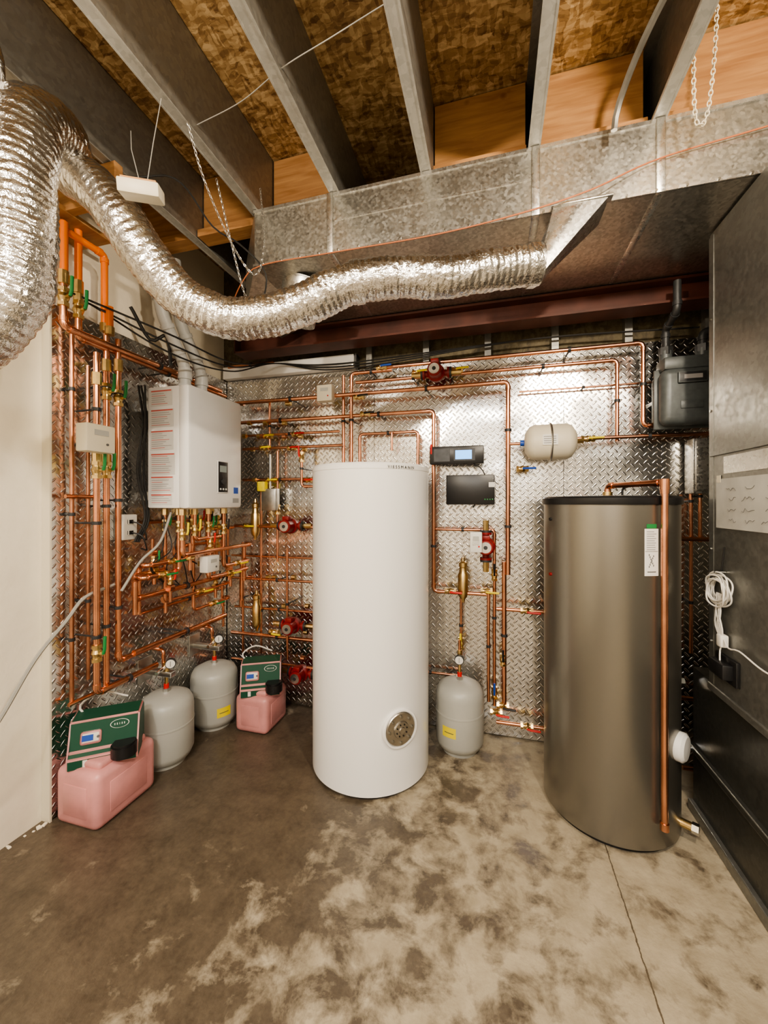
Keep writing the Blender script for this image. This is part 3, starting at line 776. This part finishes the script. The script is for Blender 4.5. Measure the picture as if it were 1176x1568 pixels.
b.tube(catmull([lw(262, 785, .2), lw(245, 830, .2), lw(215, 860, .16), lw(186, 905, .16)]), .007, gwire, 10)
for k, (u0, u1) in enumerate(((212, 216), (216, 222), (222, 219))):
    b.tube(catmull([lw(u0, 590, .05+.02*k), lw(u1+3, 650, .05+.02*k), lw(u0-2, 720, .05), lw(u1+6, 790, .08), lw(u1-10, 830, .08)]), .006, bwire, 8)
b.tube(catmull([lw(200, 470, .05), lw(230, 520, .10), lw(255, 515, .16), lw(262, 560, .16)]), .010, bwire, 8)
for k in range(7):
    u0 = 250+random.random()*80; b.tube(catmull([lw(u0, 790, .15), lw(u0+20*random.uniform(-1, 1), 840, .2), lw(u0+30*random.uniform(-1, 1), 870, .2), lw(u0+10, 900, .12)]), .0035, bwire, 6)
b.done()

b = B('orange_pex_tubing')
for u, v0, v1, o in ((98, 340, 430, .13), (120, 340, 460, .10), (160, 400, 505, .12), (168, 470, 510, .16)):
    p0, p1 = lw(u, v0, o), lw(u, v1, o); p1.y = p0.y; b.tube([p0, p1], .016, pex, 14)
    b.cyl(p1-Zd*.01, p1+Zd*.03, .021, brass, seg=10)
p = lw(160, 400, .12); b.pipe([p-Zd*.02, p+Zd*.03, p+Vector((0, -.2, .03))], .016, pex)
p = lw(98, 342, .13); b.pipe([p, p+Vector((-.08, 0, .02))], .016, pex); b.bx((XL-.04, p.y-.1, p.z+.03), (XL+.17, p.y+.2, p.z+.05), lumber)
b.done()

# boxes / controllers
def ctl(name, p, s, m, extra=None, bev=.006):
    b = B(name); b.box(p, s, m, bev)
    if extra: extra(b, Vector(p), s)
    return b.done(ang=35)
def zv(b, p, s):
    if s[0] > s[1]:
        b.box(p+Vector((0, -s[1]/2, s[2]*.2)), (s[0]*.5, .004, s[2]*.2), mat('dial_grey', (.45, .45, .42), .5), 0)
        b.cyl(p+Vector((s[0]*.25, -s[1]/2, -s[2]*.2)), p+Vector((s[0]*.25, -s[1]/2-.004, -s[2]*.2)), .005, redh, seg=10)
        b.box(p+Vector((0, s[1]/2, 0)), (s[0]*.7, .10, s[2]*.4), brass, .004)
    else:
        b.box(p+Vector((s[0]/2, 0, s[2]*.2)), (.004, s[1]*.5, s[2]*.2), mat('dial_grey', (.45, .45, .42), .5), 0)
        b.cyl(p+Vector((s[0]/2, s[1]*.2, -s[2]*.2)), p+Vector((s[0]/2+.004, s[1]*.2, -s[2]*.2)), .006, ink, seg=10)
        b.box(p+Vector((-s[0]/2, 0, 0)), (.08, s[1]*.5, s[2]*.4), brass, .004)
ctl('zone_valve_actuator', bw(499, 603, .15), (.11, .06, .11), cream, zv)
ctl('zone_valve_actuator', lw(147, 672, .19), (.07, .14, .13), cream, zv)
ctl('zone_valve_actuator', lw(321, 863, .30), (.06, .11, .10), white, zv)
ctl('zone_valve_actuator', bw(729, 830, .23), (.07, .05, .12), white, zv)
def outl(b, p, s):
    for z in (.03, -.03):
        b.box(p+Vector((.02, 0, z)), (.035, .035, .03), blackpl, .004)
        b.tube(catmull([p+Vector((.04, 0, z)), p+Vector((.09, .02, z-.02)), p+Vector((.08, .06, z-.1)), p+Vector((.0, .1, z-.1))]), .004, bwire, 6)
ctl('wall_outlet', lw(193, 807, .035), (.06, .09, .14), white, outl)
def scr(b, p, s):
    b.box(p+Vector((.05, -s[1]/2-.001, 0)), (.13, .004, .075), blackpl); b.box(p+Vector((.045, -s[1]/2-.003, 0)), (.10, .004, .055), lcd); b.box(p+Vector((-.09, -s[1]/2-.001, 0)), (.10, .003, .08), dark, 0)
    b.bx((p.x-.17, p.y, p.z-.05), (p.x-.16, YB-.001, p.z+.05), blackpl); b.bx((p.x+.1, p.y, p.z-.02), (p.x+.12, YB-.001, p.z+.02), blackpl)
    b.tube(catmull([p+Vector((.1, 0, -.05)), p+Vector((.16, -.01, -.1)), p+Vector((.18, 0, -.2)), p+Vector((.1, .03, -.33))]), .004, bwire, 6)
ctl('solar_controller_display', bw(699, 697, .12), (.335, .035, .112), blackpl, scr)
def blk(b, p, s):
    b.box(p+Vector((.13, -s[1]/2-.001, .03)), (.035, .003, .03), white); b.bx((p.x-.1, p.y, p.z-.05), (p.x+.1, YB-.001, p.z+.05), blackpl)
    for k in range(4): b.cyl(p+Vector((.09+k*.015, -s[1]/2, -.06)), p+Vector((.09+k*.015, -s[1]/2-.004, -.06)), .004, tagg, seg=8)
ctl('control_relay_box', bw(720, 750, .11), (.295, .05, .185), blackpl, blk)
def jb(b, p, s):
    b.box(p+Vector((0, -s[1]/2-.002, 0)), (s[0]*.9, .004, s[2]*.9), steel, .001); b.cyl(p+Zd*s[2]*.5, p+Zd*(s[2]*.5+.25), .009, steel, seg=10)
ctl('electrical_junction_box', bw(414, 765, .08), (.12, .06, .16), steel, jb)
b = B('pressure_switch'); p = bw(402, 745, .10); b.box(p, (.06, .05, .07), yellow, .006); b.cyl(p, (p.x, YB-.001, p.z), .01, brass, seg=10); b.done()

# red vessel tucked behind the white tank
b = B('red_expansion_vessel')
p = bw(489, 900, .10)
b.lathe([(0, 0), (.035, .01), (.045, .04), (.045, 1.32), (.035, 1.36), (0, 1.37)], (p.x, 2.55, .0), darkred, seg=28)
b.cyl((p.x, 2.55, 1.36), (p.x, 2.55, 1.42), .01, brass)
b.bx((p.x-.03, 2.56, .9), (p.x+.01, YB-.001, .95), steel); b.done()

# gas meter
b = B('gas_meter'); c = Vector((.99, 2.46, 2.08))
b.box(c+Vector((0, -.045, -.02)), (.26, .09, .30), greydark, .04, seg=4); b.box(c+Vector((0, .05, -.02)), (.26, .09, .30), greydark, .04, seg=4)
b.box(c+Vector((0, .0, -.02)), (.285, .014, .325), greydark, .006)
b.box(c+Vector((0, -.02, .155)), (.24, .12, .07), greydark, .015)
b.box(c+Vector((0, -.095, .07)), (.13, .02, .06), dark, .006); b.box(c+Vector((0, -.106, .07)), (.08, .003, .022), inkl)
b.box(c+Vector((.0, -.092, -.07)), (.10, .006, .04), greydark, .002)
for s in (-.085, .085): b.cyl(c+Vector((s, 0, .17)), c+Vector((s, 0, .24)), .03, greydark); b.cyl(c+Vector((s, 0, .22)), c+Vector((s, 0, .26)), .034, dark, seg=6)
b.pipe([c+Vector((-.085, 0, .25)), c+Vector((-.085, -.0, .36)), c+Vector((-.085, -.14, .40)), c+Vector((-.085, -.14, .55))], .018, dark)
b.pipe([c+Vector((.085, 0, .25)), c+Vector((.085, 0, .33)), c+Vector((.6, 0, .33))], .02, dark)
for s in (-.1, .1): b.bx((c.x+s-.01, c.y, c.z-.02), (c.x+s+.01, YB-.001, c.z), steel)
b.done(ang=35)
b = B('metal_filter_box'); b.box((1.14, 2.54, 1.70), (.19, .10, .30), galvsm, .004); b.box((1.14, 2.485, 1.70), (.17, .01, .27), galvsm, .003)
for k in range(5): b.box((1.14, 2.478, 1.60+k*.05), (.16, .004, .01), galvsm, .001)
b.done(ang=30)

# ------------------------------------------------------------------ wires, chains
def wire(name, pts, r, m):
    b = B(name); b.tube(catmull(pts, .03), r, m, 6); return b.done()
wire('orange_wire', [(1.7, 1.70, 3.0), (1.1, 1.703, 2.86), (.613, 1.702, 2.80), (.36, 1.66, 2.70), (.1, 1.66, 2.66), (-.25, 1.70, 2.665), (-.74, 1.70, 2.67), (-1.1, 1.70, 2.67), (-1.22, 1.72, 2.62), (-1.40, 1.85, 2.55)], .0030, owire)
wire('loose_white_wire', [(-1.13, 1.30, 3.0), (-.9, 1.26, 2.99), (-.695, 1.20, 2.99), (-.5, 1.16, 2.985), (-.26, 1.12, 2.99), (.0, 1.08, 2.98), (.19, 1.05, 2.99), (.6, 1.0, 2.99)], .0018, gwire)
wire('loose_cable', [(-1.95, 1.0, 2.95), (-1.6, 1.35, 2.95), (-1.35, 1.42, 2.93), (-1.22, 1.5, 2.75), (-1.15, 1.6, 2.72), (-1.05, 1.66, 2.60), (-1.1, 1.7, 2.45)], .004, bwire)
wire('hanging_grey_cable', [lw(175, 895, .10), lw(130, 915, .10), (-1.88, 1.34, .96), (-1.86, 1.20, .84), (-1.88, 1.10, .66), (-1.92, 1.02, .5), (-1.98, .95, .3)], .008, gwire)
wire('metal_conduit', [(.72, .9, 3.30), (.66, 1.1, 3.2), (.50, 1.45, 3.06), (.45, 1.62, 2.975), (.44, 1.65, 2.90)], .012, steel)
for k in range(3):
    wire('black_cable', [(-1.95, 1.3+.1*k, 2.5), (-1.7, 1.75, 2.42-.05*k), (-1.65, 2.2, 2.42-.03*k), (-1.5, 2.50, 2.5), (-1.0, 2.55, 2.47-.02*k), (.2, 2.55, 2.50), (1.1, 2.55, 2.47)], .005, bwire)
def chain(name, pts, m, s=.011):
    b = B(name); c = catmull(pts, .004); L = 0; last = c[0]; alt = 0; pitch = s*1.9
    for k in range(1, len(c)):
        L += (c[k]-c[k-1]).length
        if L >= pitch:
            L = 0; d = (c[k]-last).normalized(); mid = (c[k]+last)/2; x, y = b.frame(d)
            side = x if alt else y; alt ^= 1
            b.tube([mid+d*(s*1.35*cos(t))+side*(s*.7*sin(t)) for t in [2*pi*j/10 for j in range(11)]], s*.22, m, 5); last = c[k]
    return b.done()
chain('hanging_chain', [(.667, 1.586, 3.10), (.668, 1.586, 2.92), (.675, 1.588, 2.82), (.692, 1.59, 2.795), (.715, 1.595, 2.86), (.735, 1.60, 3.05), (.745, 1.60, 3.30)], cream, .0085)
chain('hanging_chain', [(-1.13, 1.25, 2.96), (-1.13, 1.35, 2.80), (-1.10, 1.50, 2.62), (-1.05, 1.58, 2.55), (-1.02, 1.60, 2.7), (-1.04, 1.6, 2.96)], steel, .006)
chain('hanging_chain', [(-1.20, 1.5, 2.96), (-1.16, 1.55, 2.7), (-1.13, 1.60, 2.5), (-1.10, 1.62, 2.42)], steel, .006)
b = B('ceiling_junction_box'); R = Matrix.Rotation(.5, 3, 'Z') @ Matrix.Rotation(.25, 3, 'X')
b.box((-1.18, 1.09, 2.585), (.13, .075, .045), cream, .006, R); b.box((-1.18, 1.09, 2.611), (.11, .065, .01), lumber, 0, R)
b.tube([(-1.18, 1.11, 2.61), (-1.18, 1.14, 2.80), (-1.155, 1.15, 2.962)], .0016, gwire, 6); b.tube([(-1.20, 1.11, 2.61), (-1.28, 1.14, 2.80), (-1.35, 1.2, 2.94)], .0016, gwire, 6)
b.done(ang=35)
b = B('plaster_rubble')
for k in range(22):
    y = random.uniform(.9, 1.34); s = random.uniform(.004, .012)
    b.box((-2.042+random.uniform(.0, .035), y, s*.4), (s*1.5, s*2, s*.8), wallwhite, s*.15, Matrix.Rotation(random.random()*3, 3, 'Z'), 1)
b.done(smooth=False)

# ------------------------------------------------------------------ lamps
def bulb(x, y, z, W, col, size=.05):
    b = B('ceiling_light_bulb')
    b.lathe([(.055, 0), (.055, .015), (.03, .03), (.03, .06)], (x, y, z+.04), white, seg=24)
    b.cyl((x, y, z+.1), (x, y, ZC), .008, white)
    o = b.done()
    l = bpy.data.lights.new('bulb_light', 'POINT'); l.energy = W; l.color = col; l.shadow_soft_size = size
    lo = bpy.data.objects.new('bulb_light', l); lo.location = (x, y, z-.02); bpy.context.collection.objects.link(lo); lo.parent = o
bulb(.70, .30, 2.80, 62, (1, .85, .66))
bulb(-.9, -.5, 2.75, 52, (1, .87, .70))
def added_fill(x, y, z, W, col):  # unseen fixture added behind the camera as soft fill
    b = B('added_fill_fixture'); b.bx((x-.6, y-.07, z+.02), (x+.6, y+.07, z+.07), white, .01); o = b.done()
    l = bpy.data.lights.new('added_fill_light', 'AREA'); l.shape = 'RECTANGLE'; l.size = 1.15; l.size_y = .12; l.energy = W; l.color = col
    lo = bpy.data.objects.new('added_fill_light', l); lo.location = (x, y, z); bpy.context.collection.objects.link(lo); lo.parent = o
added_fill(0, -1.5, 2.88, 58, (1, .96, .90))

w = bpy.data.worlds.new('World'); bpy.context.scene.world = w; w.use_nodes = True
w.node_tree.nodes['Background'].inputs[0].default_value = (1, .95, .88, 1); w.node_tree.nodes['Background'].inputs[1].default_value = .3

# ------------------------------------------------------------------ camera
cam = bpy.data.cameras.new('camera'); co = bpy.data.objects.new('camera', cam); bpy.context.collection.objects.link(co)
cam.sensor_fit = 'HORIZONTAL'; cam.sensor_width = 36; cam.lens = 36*600/1176.; cam.shift_y = -14/1176.
cam.clip_start = .02
co.location = (0, 0, H); co.rotation_euler = (pi/2, 0, TH)
sc = bpy.context.scene; sc.camera = co
sc.view_settings.view_transform = 'AgX'; sc.view_settings.look = 'AgX - Medium High Contrast'; sc.view_settings.exposure = 1.08
